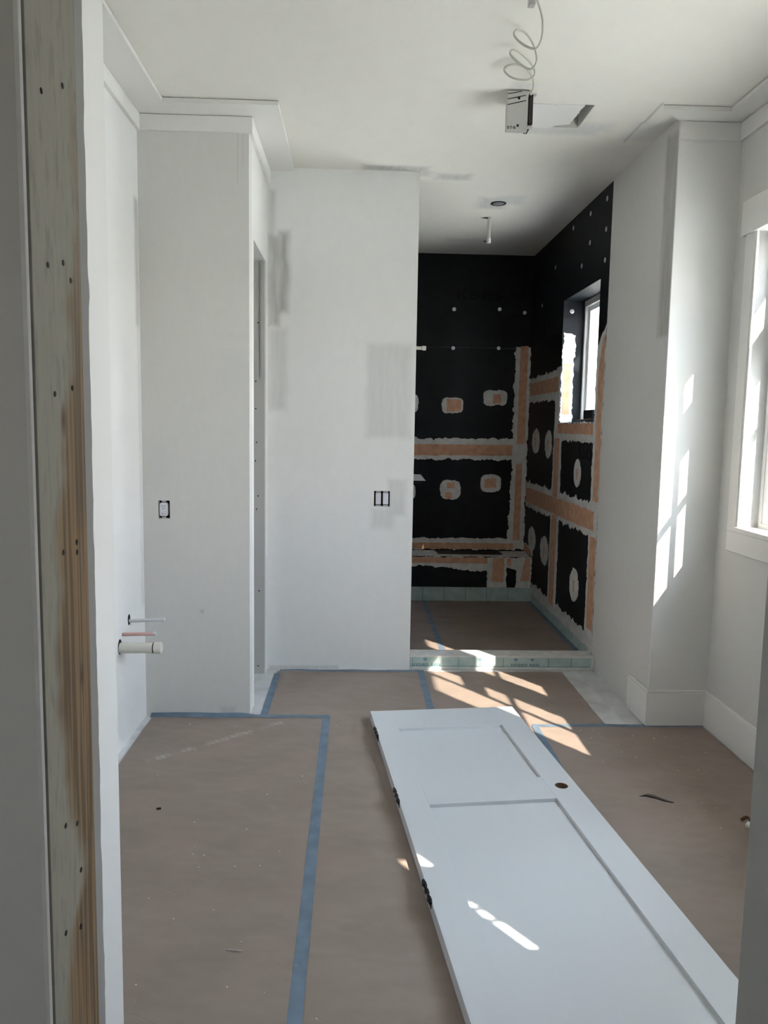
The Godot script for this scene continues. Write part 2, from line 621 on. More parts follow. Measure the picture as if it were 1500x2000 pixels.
	for y in [0.05, 0.52, 1.02, 1.10, 1.31, 1.42, 1.62, 1.78, 2.12]:
		st = begin()
		lathe(st, [Vector2(0.0045, 0), Vector2(0.0045, 0.001), Vector2(0, 0.001)], along(Vector3(-0.592 + rng.randf_range(-0.012, 0.012), y, -4.69), Vector3.BACK), 10)
		put("nail_head", st, M.nail, jamb)
	st = begin()
	bx(st, Vector3(-0.574, 1.80, -4.69), Vector3(-0.560, 2.47, -4.684), 0.001)
	put("edge_strip", st, M.steel, jamb)
	st = begin()
	bx(st, Vector3(-1.9, 0, ZP - 0.14), Vector3(XS - 0.118, H, ZP))
	struct("wall_closet", st, M.white, "back wall inside the closet", "wall")
	# partition beside the shower, with the box for the switches
	st = begin()
	lo = Vector3(XS - 0.118, 0, ZP - 0.14)
	holed(st, lo, Vector3(XP, H, ZP), 2, [[0.112, 0.210, 1.036, 1.132]])
	struct("wall_partition", st, plaster(Vector2(lo.x, 0), Vector2(XP - lo.x, H), true, fresh, [
		[-0.535, -0.475, 2.12, 2.64, grey, 0.85, 0.025], [-0.47, -0.42, 2.2, 2.66, Color(0.66, 0.655, 0.64), 0.8, 0.03], [-0.53, -0.43, 1.62, 2.1, lite, 0.85, 0.03],
		[-0.535, -0.50, 2.55, 2.9, grey, 0.45, 0.02], [0.06, 0.33, 1.46, 2.02, lite, 0.8, 0.03], [0.2, 0.31, 0.98, 1.2, lite, 0.8, 0.02], [0.1, 0.24, 0.90, 1.02, lite, 0.7, 0.03],
		[-0.53, -0.1, 0.0, 0.02, grey, 0.6, 0.01]]), "white partition wall with the cut-in double switch", "wall")
	st = begin()
	bx(st, Vector3(0.18, 0, ZB - 0.14), Vector3(0.30, H, ZP - 0.14))
	struct("wall_shower_left", st, M.board, "black board wall on the hidden left of the shower", "wall")
	# furred wall that carries the pilaster face
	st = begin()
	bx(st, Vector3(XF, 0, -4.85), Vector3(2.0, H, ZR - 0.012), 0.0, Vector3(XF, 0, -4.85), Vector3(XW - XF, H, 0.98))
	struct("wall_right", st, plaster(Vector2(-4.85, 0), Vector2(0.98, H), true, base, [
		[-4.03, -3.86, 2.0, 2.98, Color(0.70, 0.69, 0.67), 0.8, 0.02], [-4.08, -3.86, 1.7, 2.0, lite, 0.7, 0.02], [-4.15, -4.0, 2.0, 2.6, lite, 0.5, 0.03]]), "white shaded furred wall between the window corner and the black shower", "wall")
	st = begin()
	bx(st, Vector3(XF, 0, ZR - 0.012), Vector3(XW, H, ZR))
	struct("wall_right_003", st, M.white, "narrow white wall end that catches the sun beside the window", "wall")
	# window wall
	st = begin()
	lo = Vector3(XW, 0, ZR)
	holed(st, lo, Vector3(2.0, H, ZD + 0.012), 0, [[-3.64, -2.19, 1.077, 2.452]])
	struct("wall_right_001", st, plaster(Vector2(ZR, 0), Vector2(ZH - ZR, H), true, base, [[-3.76, -3.3, 2.66, 2.86, lite, 0.8, 0.04], [-3.86, -3.78, 1.8, 2.5, lite, 0.6, 0.03]]), "white window wall on the right", "wall")


func doorway() -> void:
	# wall between hall and bathroom: the opening runs from x = -0.30 to 0.494
	var st := begin()
	bx(st, Vector3(0.494, 0, ZD), Vector3(0.60, H, ZH + 0.014), 0.002)
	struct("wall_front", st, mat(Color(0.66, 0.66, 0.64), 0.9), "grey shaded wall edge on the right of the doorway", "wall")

	st = begin()
	bx(st, Vector3(-1.7, 0, ZD), Vector3(-0.4205, H, ZH))
	struct("wall_front_002", st, M.white, "framed wall left of the doorway", "wall")
	st = begin()
	bx(st, Vector3(-0.4205, 2.161, ZD), Vector3(0.494, H, ZH))
	struct("wall_front_003", st, M.white, "header wall above the doorway", "wall")

	st = begin()     # one-sided drywall with a row of cut-outs that let the hall's sun through
	holed(st, Vector3(0.60, 0, ZD), Vector3(2.0, H, ZD + 0.012), 2, [[1.336, 1.378, 1.722, 1.807], [1.326, 1.356, 1.490, 1.525], [1.326, 1.358, 1.428, 1.478], [1.328, 1.366, 1.282, 1.418]])
	struct("wall_front_004", st, M.white, "unfinished one-sided wall right of the doorway with small cut-outs", "wall")

	# bare stud with primer overspray; its face is painted in u = depth, v = height
	var w := 128
	var h := 1024
	var im := Image.create(w, h, false, Image.FORMAT_RGB8)
	for j in h:
		for i in w:
			var y := 2.16 * (1.0 - (j + 0.5) / h)
			var u := (i + 0.5) / w                       # 0 near the hall, 1 near the bathroom
			var g := noise.get_noise_2d(i * 7.0, j * 0.5) * 0.10 + noise.get_noise_2d(i * 16.0 + 50.0, j * 0.9) * 0.05
			var wood := Color(0.60, 0.49, 0.36).lerp(Color(0.44, 0.36, 0.27), clampf(0.5 + 3.0 * noise.get_noise_2d(i * 5.0 + 20.0 * sin(y * 3.0), j * 0.22), 0.0, 1.0))
			var paint := Color(0.64, 0.622, 0.565)
			var edge := lerpf(0.90, 0.30, smoothstep(1.75, 1.38, y))
			edge = lerpf(edge, 0.66, smoothstep(1.16, 1.08, y) * smoothstep(0.96, 1.04, y))
			edge = lerpf(edge, 0.40, smoothstep(1.0, 0.9, y))
			edge += noise.get_noise_2d(y * 300.0, 7.0) * 0.25
			var bare := smoothstep(edge - 0.14, edge + 0.16, u) * lerpf(0.55, 1.0, smoothstep(1.75, 1.4, y)) * smoothstep(1.95, 1.7, y)
			var c := paint.lerp(wood, clampf(bare + g, 0.0, 1.0)) * (1.0 + g * 0.4)
			var smudge := clampf(noise.get_noise_2d(i * 3.0 + 400.0, j * 1.6) * 1.8 - 0.25, 0.0, 1.0)
			c = c.lerp(Color(0.45, 0.44, 0.42), smudge * 0.35)
			if i < 3: c = c * 0.75
			im.set_pixel(i, j, c)
	for k in [[0.53, 1.53], [0.78, 1.25]]:               # knots
		for j in range(-10, 11):
			for i in range(-8, 9):
				var d := Vector2(i / 8.0, j / 10.0).length()
				if d < 1.0:
					var x := int((1.0 - k[0]) * 0.0 + k[0] * w) + i
					var y := int((1.0 - k[1] / 2.16) * h) + j
					im.set_pixel(x, y, im.get_pixel(x, y).lerp(Color(0.34, 0.25, 0.18), (1.0 - d) * 0.8))
	var sm := StandardMaterial3D.new()
	sm.albedo_texture = ImageTexture.create_from_image(im)
	sm.roughness = 0.85
	var root := thing("door_stud", "bare wooden stud with primer smears and nail heads, left in the doorway", "wall stud", Vector3(-0.36, 0, -0.811))
	st = begin()
	var a := Vector3(-0.06, 0, -0.066)
	var b := Vector3(0.06, 2.16, 0.066)
	bx(st, a, b, 0.0015)
	var arr := st.commit_to_arrays()
	var uv: PackedVector2Array = arr[Mesh.ARRAY_TEX_UV]
	var ps: PackedVector3Array = arr[Mesh.ARRAY_VERTEX]
	for i in uv.size(): uv[i] = Vector2(clampf((0.066 - ps[i].z) / 0.132, 0.005, 0.995), clampf(1.0 - ps[i].y / 2.16, 0.001, 0.999))
	arr[Mesh.ARRAY_TEX_UV] = uv
	var am := ArrayMesh.new()
	am.add_surface_from_arrays(Mesh.PRIMITIVE_TRIANGLES, arr)
	put_mesh("stud_board", am, sm, root)
	for p in [[1.837, -0.781], [1.864, -0.836], [1.679, -0.785], [1.689, -0.825], [1.675, -0.845], [1.556, -0.793], [1.564, -0.842], [1.395, -0.804], [1.389, -0.843], [1.40, -0.843], [1.107, -0.789], [1.092, -0.822], [1.034, -0.829], [0.992, -0.781], [0.970, -0.824]]:
		st = begin()
		lathe(st, [Vector2(0.0030, 0), Vector2(0.0028, 0.0006), Vector2(0.001, 0.0009), Vector2(0, 0.0009)], along(Vector3(0.06, p[0], p[1] + 0.811), Vector3.RIGHT), 10)
		put("nail_head", st, M.nail, root)

	# board edges on both sides of the stud, broken where they were cut
	var far := PackedVector2Array([Vector2(-0.8785, 0), Vector2(-0.8785, 2.16)])
	var y := 2.16
	while y > 0.0:
		far.append(Vector2(-0.903 + noise.get_noise_1d(y * 900.0) * 0.003 + noise.get_noise_1d(y * 3000.0) * 0.0015 - (0.004 if y < 1.69 and y > 1.66 else 0.0), y))
		y -= 0.012
	far.append(Vector2(-0.905, 0))
	st = begin()
	plate(st, far, Transform3D(Basis(Vector3.BACK, Vector3.UP, Vector3.LEFT), Vector3(-0.42, 0, 0)), -0.1185)
	struct("trim_1", st, mat(Color(0.66, 0.655, 0.64), 0.95), "rough cut grey drywall edge along the far side of the stud", "drywall edge")
	st = begin()
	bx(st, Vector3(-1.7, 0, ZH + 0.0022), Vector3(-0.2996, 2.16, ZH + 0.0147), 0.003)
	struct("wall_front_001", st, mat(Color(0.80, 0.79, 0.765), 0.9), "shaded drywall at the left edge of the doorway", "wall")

	# the hall behind the camera
	st = begin()
	bx(st, Vector3(-1.7, 0, ZH), Vector3(-1.58, H, 2.6))
	struct("wall_hall_left", st, M.white, "left wall of the hall", "wall")
	st = begin()
	holed(st, Vector3(1.98, 0, ZH - 0.155), Vector3(2.0, H, 2.6), 0, [[-0.115, 0.075, 2.16, 2.90]])
	struct("wall_hall_right", st, M.white, "right wall of the hall with a narrow window opening", "wall")
	st = begin()
	holed(st, Vector3(-1.7, 0, 2.48), Vector3(2.0, H, 2.6), 2, [[-0.9, -0.48, 1.5, 1.92]])
	struct("wall_hall_back", st, M.white, "end wall of the hall with a small window opening", "wall")


func sash(root: Node3D, z0: float, z1: float, y0: float, y1: float, x: float, mid_z: float, mid_y: Array) -> void:
	var st := begin()
	holed(st, Vector3(x - 0.02, y0, z0), Vector3(x + 0.02, y1, z1), 0, [[z0 + 0.035, z1 - 0.035, y0 + 0.035, y1 - 0.035]])
	var s := put("sash", st, M.vinyl, root)
	st = begin()
	bx(st, Vector3(x - 0.012, y0 + 0.03, mid_z - 0.009), Vector3(x + 0.012, y1 - 0.03, mid_z + 0.009), 0.002)
	put("muntin", st, M.vinyl, s)
	for y in mid_y:
		st = begin()
		bx(st, Vector3(x - 0.012, y - 0.011, z0 + 0.03), Vector3(x + 0.012, y + 0.011, z1 - 0.03), 0.002)
		put("muntin", st, M.vinyl, s)
	st = begin()
	bx(st, Vector3(x - 0.003, y0 + 0.033, z0 + 0.033), Vector3(x + 0.003, y1 - 0.033, z1 - 0.033))
	put("pane", st, M.glass, s)


func windows() -> void:
	# two sashes in one opening of the window wall
	var root := thing("window_1", "tall white window with deep jamb at the right edge", "window", Vector3.ZERO)
	meta(root, "", "", "", "structure")
	var st := begin()
	holed(st, Vector3(1.925, 1.077, -3.64), Vector3(1.985, 2.452, -2.19), 0, [[-3.615, -3.035, 1.10, 2.428], [-2.82, -2.215, 1.10, 2.428]])
	put("window_frame", st, M.vinyl, root)
	sash(root, -3.615, -3.035, 1.10, 2.428, 1.95, -3.38, [1.62])
	sash(root, -2.82, -2.215, 1.10, 2.428, 1.95, -2.57, [1.62])
	st = begin()
	bx(st, Vector3(1.945, 1.79, -2.785), Vector3(1.9465, 1.98, -2.60))
	put("glass_label", st, M.sticker, root)
	st = begin()
	bx(st, Vector3(1.945, 1.86, -3.58), Vector3(1.9465, 2.10, -3.40))
	put("glass_label", st, M.sticker, root)
	# jamb boards
	st = begin()
	bx(st, Vector3(1.826, 1.077, -3.654), Vector3(1.925, 2.452, -3.640), 0.002)
	put("jamb_board", st, M.trim, root)
	st = begin()
	bx(st, Vector3(1.826, 1.077, -2.190), Vector3(1.925, 2.452, -2.176), 0.002)
	put("jamb_board", st, M.trim, root)
	# casing: flat sides, a taller head that overhangs them, a stool and an apron
	st = begin()
	bx(st, Vector3(1.820, 1.058, -3.732), Vector3(XW, 2.452, -3.654), 0.0015)
	put("side_casing", st, M.trim, root)
	st = begin()
	bx(st, Vector3(1.820, 1.058, -2.176), Vector3(XW, 2.452, -2.098), 0.0015)
	put("side_casing", st, M.trim, root)
	st = begin()
	bx(st, Vector3(1.812, 2.452, -3.768), Vector3(XW, 2.612, -2.062), 0.002)
	put("head_casing", st, M.trim, root)
	st = begin()
	bx(st, Vector3(1.818, 1.052, -3.732), Vector3(1.925, 1.077, -2.098), 0.003)
	put("stool", st, M.trim, root)
	st = begin()
	bx(st, Vector3(1.820, 0.955, -3.732), Vector3(XW, 1.052, -2.098), 0.0015)
	put("apron", st, M.trim, root)

	root = thing("window_2", "small white window in the deep opening of the black shower wall", "window", Vector3.ZERO)
	meta(root, "", "", "", "structure")
	st = begin()
	holed(st, Vector3(1.69, 1.577, -5.898), Vector3(1.76, 2.479, -5.022), 0, [[-5.868, -5.052, 1.607, 2.435]])
	put("window_frame", st, M.vinyl, root)
	st = begin()
	holed(st, Vector3(1.715, 1.607, -5.868), Vector3(1.745, 2.435, -5.052), 0, [[-5.832, -5.088, 1.64, 2.40]])
	put("sash", st, M.vinyl, root)
	st = begin()
	bx(st, Vector3(1.727, 1.637, -5.835), Vector3(1.732, 2.403, -5.085))
	put("pane", st, M.glass, root)


func trims() -> void:
	var down := Transform3D(Basis(Vector3.RIGHT, Vector3.BACK, Vector3.DOWN), Vector3(0, H - 0.0035, 0))
	var boards := [
		["trim_2", [[XL, -1.754], [-0.92, -1.754], [-0.92, -3.83], [XL, ZC]], "flat white board on the ceiling along the left niche wall"],
		["trim_3", [[XL, ZC], [-0.92, -3.83], [-0.385, -3.83], [XS, ZC]], "flat white ceiling board above the closet front"],
		["trim_4", [[XS, ZC], [-0.385, -3.83], [-0.385, ZP], [XS, ZP]], "flat white ceiling board along the closet side, ending at the partition"],
		["trim_5", [[1.396, -3.735], [1.715, -3.735], [XW, ZR], [XF, ZR]], "mitred white ceiling board in front of the furred wall end"],
		["trim_6", [[1.715, -3.735], [XW, ZR], [XW, ZD], [1.715, ZD]], "flat white ceiling board above the window wall"]]
	for b in boards:
		var poly := PackedVector2Array()
		for p in b[1]: poly.append(Vector2(p[0], p[1]))
		var st := begin()
		plate(st, poly, down, 0.019)
		struct(b[0], st, M.trim, b[2], "ceiling trim")
	var friezes := [
		["trim_7", Vector3(XL, 2.93, ZC + 0.019), Vector3(XL + 0.019, 3.0025, -1.754), "narrow white frieze board high on the left niche wall"],
		["trim_8", Vector3(XL, 2.93, ZC), Vector3(XS + 0.019, 3.0025, ZC + 0.019), "narrow white frieze board across the top of the closet front"],
		["trim_9", Vector3(XS, 2.93, ZP), Vector3(XS + 0.019, 3.0025, ZC), "narrow white frieze board along the top of the closet side"],
		["trim_10", Vector3(XF - 0.004, 2.92, ZR), Vector3(XW, 3.0025, ZR + 0.016), "narrow white frieze board across the top of the furred wall end"],
		["trim_12", Vector3(XW - 0.016, 2.92, ZR + 0.016), Vector3(XW, 3.0025, ZD), "narrow white frieze board high on the window wall"]]
	for f in friezes:
		var st := begin()
		bx(st, f[1], f[2], 0.001)
		struct(f[0], st, M.trim, f[3], "frieze")
	var st := begin()
	bx(st, Vector3(XF - 0.016, 0.004, ZR), Vector3(XW, 0.180, ZR + 0.016), 0.001)
	bx(st, Vector3(XF - 0.012, 0.180, ZR), Vector3(XW, 0.193, ZR + 0.011), 0.003)
	struct("baseboard_end", st, M.trim, "tall white baseboard across the furred wall end", "baseboard")
	st = begin()
	bx(st, Vector3(XF - 0.016, 0.004, -4.14), Vector3(XF, 0.180, ZR), 0.001)
	bx(st, Vector3(XF - 0.012, 0.180, -4.138), Vector3(XF, 0.193, ZR), 0.003)
	struct("baseboard_return", st, M.trim, "short white baseboard piece returning towards the shower", "baseboard")
	st = begin()
	bx(st, Vector3(XW - 0.016, 0.004, ZR + 0.016), Vector3(XW, 0.180, ZD), 0.001)
	bx(st, Vector3(XW - 0.011, 0.180, ZR + 0.011), Vector3(XW, 0.193, ZD), 0.003)
	struct("baseboard_right", st, M.trim, "tall white baseboard below the window", "baseboard")


# ---------------------------------------------------------------- shower

var lay := 0.0

func smear(root: Node3D, frame: Transform3D, poly: PackedVector2Array, amp := 0.010) -> void:
	lay = fmod(lay + 0.00017, 0.0012)
	var st := begin()
	plate(st, torn_edge(poly, amp, 0.014), frame, 0.0016 + lay)
	put("thinset_smear", st, M.thinset, root)


func band(root: Node3D, frame: Transform3D, poly: PackedVector2Array, amp := 0.0035) -> void:
	lay = fmod(lay + 0.00017, 0.0012)
	var st := begin()
	plate(st, torn_edge(poly, amp, 0.02), frame, 0.0032 + lay)
	put("seam_band", st, M.band, root)


func blob(root: Node3D, frame: Transform3D, c: Vector2, r: Vector2, core: Array, square := 2.8, turn := 0.0) -> void:
	var st := begin()
	plate(st, ragged(oval(c, r, square, 14, turn), minf(0.011, r.x * 0.09)), frame, 0.002)
	var o := put("fastener_patch", st, M.thinset, root)
	for k in core:
		st = begin()
		plate(st, ragged(rect(k[0], k[1], k[2], k[3]), 0.006), frame, 0.0035)
		put("patch_core", st, M.band, o)


func screw(root: Node3D, frame: Transform3D, p: Vector2) -> void:
	var st := begin()
	lathe(st, [Vector2(0.017, 0), Vector2(0.016, 0.0025), Vector2(0.007, 0.004), Vector2(0.005, 0.0015), Vector2(0, 0.0015)], frame * Transform3D(Basis(Vector3.RIGHT, Vector3.BACK, Vector3.DOWN), Vector3(p.x, p.y, 0)), 14)
	put("screw_washer", st, M.washer, root)


func shower() -> void:
	# back wall: two boards, seams and patches
	var st := begin()
	bx(st, Vector3(0.18, 0, ZB - 0.14), Vector3(2.0, H, ZB - 0.012))
	var back := struct("wall_back", st, M.stucco, "black waterproof board wall at the back of the shower", "wall")
	for y in [[0.0, 2.2285], [2.2305, H]]:
		st = begin()
		bx(st, Vector3(0.301, y[0], ZB - 0.012), Vector3(XF, y[1], ZB), 0.001)
		put("wall_panel", st, M.board, back)
	var fb := Transform3D(Basis.IDENTITY, Vector3(0, 0, ZB))
	smear(back, fb, PackedVector2Array([Vector2(1.375, 0.44), Vector2(1.53, 0.44), Vector2(1.53, 2.245), Vector2(1.39, 2.245), Vector2(1.392, 1.3)]), 0.012)
	smear(back, fb, PackedVector2Array([Vector2(0.305, 1.240), Vector2(1.45, 1.245), Vector2(1.45, 1.435), Vector2(0.305, 1.43)]), 0.012)
	smear(back, fb, rect(0.305, 1.45, 0.432, 0.536), 0.008)
	band(back, fb, PackedVector2Array([Vector2(1.425, 0.52), Vector2(1.487, 0.52), Vector2(1.487, 1.21), Vector2(1.432, 1.21)]))
	band(back, fb, PackedVector2Array([Vector2(1.432, 1.39), Vector2(1.503, 1.39), Vector2(1.506, 2.255), Vector2(1.437, 2.25)]))
	band(back, fb, PackedVector2Array([Vector2(0.305, 1.275), Vector2(1.39, 1.285), Vector2(1.40, 1.38), Vector2(0.305, 1.376)]))
	band(back, fb, rect(0.305, 1.43, 0.436, 0.491))
	blob(back, fb, Vector2(0.50, 1.735), Vector2(0.045, 0.08), [])
	blob(back, fb, Vector2(0.845, 1.722), Vector2(0.095, 0.07), [[0.795, 0.922, 1.668, 1.778]], 4.0)
	blob(back, fb, Vector2(1.225, 1.795), Vector2(0.108, 0.068), [[1.205, 1.275, 1.742, 1.828]], 4.0)
	blob(back, fb, Vector2(0.49, 0.95), Vector2(0.045, 0.07), [])
	blob(back, fb, Vector2(0.846, 0.973), Vector2(0.094, 0.09), [[0.815, 0.885, 0.985, 1.035], [0.80, 0.86, 0.895, 0.945]], 3.0)
	blob(back, fb, Vector2(1.21, 1.034), Vector2(0.095, 0.080), [[1.15, 1.26, 0.995, 1.075]], 3.2)
	for p in [[0.839, 2.223], [1.242, 2.230], [0.839, 2.557], [1.240, 2.566], [1.462, 2.540]]: screw(back, fb, Vector2(p[0], p[1]))
	text("board_print", "KBRS", 0.088, 0.40, fb * Transform3D(Basis.IDENTITY, Vector3(1.06, 2.685, 0.0006)), M.logo, back)

	# bench across the back
	var bench := thing("shower_bench", "low board bench with orange seam bands across the back of the shower", "bench", Vector3(0, 0.034, ZB))
	st = begin()
	bx(st, Vector3(0.302, 0, 0.006), Vector3(XF - 0.002, 0.39, 0.356), 0.002)
	put("bench_body", st, M.board, bench)
	var ff := Transform3D(Basis.IDENTITY, Vector3(0, -0.034, 0.356))
	smear(bench, ff, PackedVector2Array([Vector2(0.305, 0.325), Vector2(0.62, 0.345), Vector2(0.80, 0.33), Vector2(0.95, 0.305), Vector2(1.15, 0.295), Vector2(1.15, 0.422), Vector2(0.305, 0.422)]), 0.012)
	smear(bench, ff, rect(1.14, 1.31, 0.15, 0.422), 0.006)
	smear(bench, ff, PackedVector2Array([Vector2(1.30, 0.34), Vector2(1.30, 0.422), Vector2(1.525, 0.422), Vector2(1.525, 0.15), Vector2(1.39, 0.15), Vector2(1.395, 0.31)]), 0.006)
	band(bench, ff, rect(0.305, 1.14, 0.368, 0.418))
	band(bench, ff, rect(1.185, 1.287, 0.205, 0.418))
	band(bench, ff, rect(1.312, 1.345, 0.35, 0.416))
	band(bench, ff, PackedVector2Array([Vector2(1.43, 0.22), Vector2(1.51, 0.22), Vector2(1.512, 0.418), Vector2(1.47, 0.418)]))
	var ft := Transform3D(Basis(Vector3.RIGHT, Vector3.FORWARD, Vector3.UP), Vector3(0, 0.39, 0.356))
	smear(bench, ft, rect(0.31, 1.515, 0.012, 0.11), 0.010)
	smear(bench, ft, rect(0.305, 0.72, 0.09, 0.325), 0.014)
	smear(bench, ft, rect(1.3, 1.525, 0.1, 0.325), 0.014)
	st = begin()
	plate(st, rect(0.303, 1.528, 0.036, 0.158), ff, 0.004)
	var skirt := put("aqua_skirt", st, M.aqua, bench)
	for x in [0.40, 0.585, 0.77, 0.955, 1.14, 1.325]:
		st = begin()
		plate(st, rect(x, x + 0.004, 0.04, 0.156), ff, 0.0046)
		put("grid_line", st, M.tealink, skirt)

	# right wall of the shower with its deep window opening
	st = begin()
	holed(st, Vector3(XF, 0, -7.1), Vector3(1.77, H, -4.85), 0, [[-5.90, -5.02, 1.576, 2.48]])
	var right := struct("wall_right_002", st, M.board, "black waterproof board wall with orange bands on the shower's right", "wall")
	var fr := Transform3D(Basis(Vector3.BACK, Vector3.UP, Vector3.LEFT), Vector3(XF, 0, 0))
	smear(right, fr, PackedVector2Array([Vector2(-6.95, 1.755), Vector2(-5.93, 1.755), Vector2(-5.93, 1.985), Vector2(-6.5, 1.975), Vector2(-6.95, 1.96)]), 0.014)
	smear(right, fr, PackedVector2Array([Vector2(-6.04, 0.10), Vector2(-5.79, 0.10), Vector2(-5.79, 1.0), Vector2(-5.80, 1.55), Vector2(-5.905, 1.55), Vector2(-5.905, 2.0), Vector2(-6.03, 1.98)]), 0.010)
	smear(right, fr, rect(-5.95, -5.02, 1.445, 1.575), 0.012)
	smear(right, fr, rect(-6.95, -4.87, 0.84, 1.06), 0.018)
	smear(right, fr, PackedVector2Array([Vector2(-5.03, 0.06), Vector2(-4.851, 0.06), Vector2(-4.851, 2.18), Vector2(-4.90, 2.14), Vector2(-5.018, 2.06)]), 0.010)
	smear(right, fr, PackedVector2Array([Vector2(-6.6, 0.036), Vector2(-4.86, 0.036), Vector2(-4.86, 0.20), Vector2(-6.6, 0.205)]), 0.018)
	smear(right, fr, rect(-6.955, -6.60, 0.425, 0.50), 0.012)
	band(right, fr, rect(-6.92, -5.96, 1.815, 1.925))
	band(right, fr, rect(-5.99, -5.85, 0.17, 0.87))
	band(right, fr, rect(-5.99, -5.855, 1.01, 1.46))
	band(right, fr, rect(-5.92, -5.03, 1.497, 1.570))
	band(right, fr, rect(-6.95, -4.93, 0.878, 1.008), 0.006)
	band(right, fr, PackedVector2Array([Vector2(-4.985, 0.235), Vector2(-4.862, 0.235), Vector2(-4.860, 0.84), Vector2(-4.985, 0.84)]))
	band(right, fr, PackedVector2Array([Vector2(-4.965, 1.07), Vector2(-4.860, 1.07), Vector2(-4.865, 2.12), Vector2(-4.90, 2.10), Vector2(-4.965, 1.90)]))
	band(right, fr, PackedVector2Array([Vector2(-6.94, 0.43), Vector2(-6.62, 0.43), Vector2(-6.70, 0.475), Vector2(-6.94, 0.50)]))
	for b in [[-6.64, 1.422, 0.140, 0.108], [-6.20, 1.406, 0.118, 0.116], [-5.35, 1.228, 0.088, 0.098], [-6.655, 0.578, 0.145, 0.108], [-6.20, 0.548, 0.142, 0.122], [-5.31, 0.449, 0.118, 0.118]]:
		blob(right, fr, Vector2(b[0], b[1]), Vector2(b[2], b[3]), [[b[0] - 0.02, b[0] + 0.012, b[1] - 0.045, b[1] + 0.03]], 1.9)
	for p in [[-4.961, 2.954], [-4.954, 2.768], [-5.305, 2.954], [-5.292, 2.763], [-5.721, 2.962], [-4.949, 2.581], [-5.465, 2.647], [-6.20, 2.781], [-6.60, 2.55]]: screw(right, fr, Vector2(p[0], p[1]))
	text("board_print", "KBRS", 0.15, 0.42, fr * Transform3D(Basis.IDENTITY, Vector3(-6.28, 2.33, 0.0006)), M.logo, right)
	text("board_print", "KBRS", 0.13, 0.30, fr * Transform3D(Basis.IDENTITY, Vector3(-5.19, 1.39, 0.0006)), M.logo, right)
	st = begin()
	plate(st, ragged(rect(-6.6, -4.93, 0.036, 0.115), 0.008, 0.04), fr, 0.0044)
	put("aqua_skirt", st, M.aqua, right)
	st = begin()
	holed(st, Vector3(1.7705, 0, -7.1), Vector3(2.0, H, -4.85), 0, [[-6.02, -4.92, 1.45, 2.60]])
	struct("wall_outer", st, M.stucco, "outer wall around the shower window", "wall")
	# inside the window opening: smeared far cheek and sill
	var fc := Transform3D(Basis.IDENTITY, Vector3(0, 0, -5.90))
	smear(right, fc, PackedVector2Array([Vector2(1.533, 1.578), Vector2(1.625, 1.578), Vector2(1.622, 1.9), Vector2(1.632, 2.23), Vector2(1.54, 2.25)]), 0.008)
	band(right, fc, rect(1.548, 1.602, 1.64, 2.02))
	screw(right, fc, Vector2(1.595, 2.405))
	var fs := Transform3D(Basis(Vector3.RIGHT, Vector3.FORWARD, Vector3.UP), Vector3(0, 1.576, 0))
	smear(right, fs, rect(1.534, 1.67, 5.03, 5.89), 0.006)

	# curb
	var curb := thing("shower_curb", "low aqua coated curb across the shower entrance", "curb", Vector3(0, 0, ZP))
	st = begin()
	bx(st, Vector3(XP + 0.001, 0.001, -0.14), Vector3(1.53, 0.09, -0.002), 0.003)
	put("curb_body", st, M.thinset, curb)
	var fu := Transform3D(Basis.IDENTITY, Vector3(0, 0, -0.002))
	st = begin()
	plate(st, ragged(rect(XP + 0.003, 1.515, 0.016, 0.082), 0.003, 0.03), fu, 0.002)
	var cloth := put("aqua_membrane", st, M.aqua, curb)
	for x in [0.372, 0.663, 0.800, 0.948, 1.238, 1.385]:
		st = begin()
		plate(st, rect(x, x + 0.003, 0.020, 0.080), fu, 0.0027)
		put("grid_line", st, M.tealink, cloth)
	st = begin()
	plate(st, rect(XP + 0.01, 1.50, 0.0235, 0.026), fu, 0.0027)
	put("grid_line", st, M.tealink, cloth)
	for x in [0.46, 1.09]:
		text("curb_print", "HYDRO BAN", 0.016, 0.18, fu * Transform3D(Basis.IDENTITY, Vector3(x, 0.034, 0.0026)), M.tealink, cloth)
	for x in [0.452, 0.80, 1.03, 1.135]:
		st = begin()
		plate(st, oval(Vector2(x, 0.068), Vector2(0.013, 0.010), 2.0, 14), fu, 0.0026)
		put("curb_print", st, M.blueink, cloth)


# ---------------------------------------------------------------- outdoors

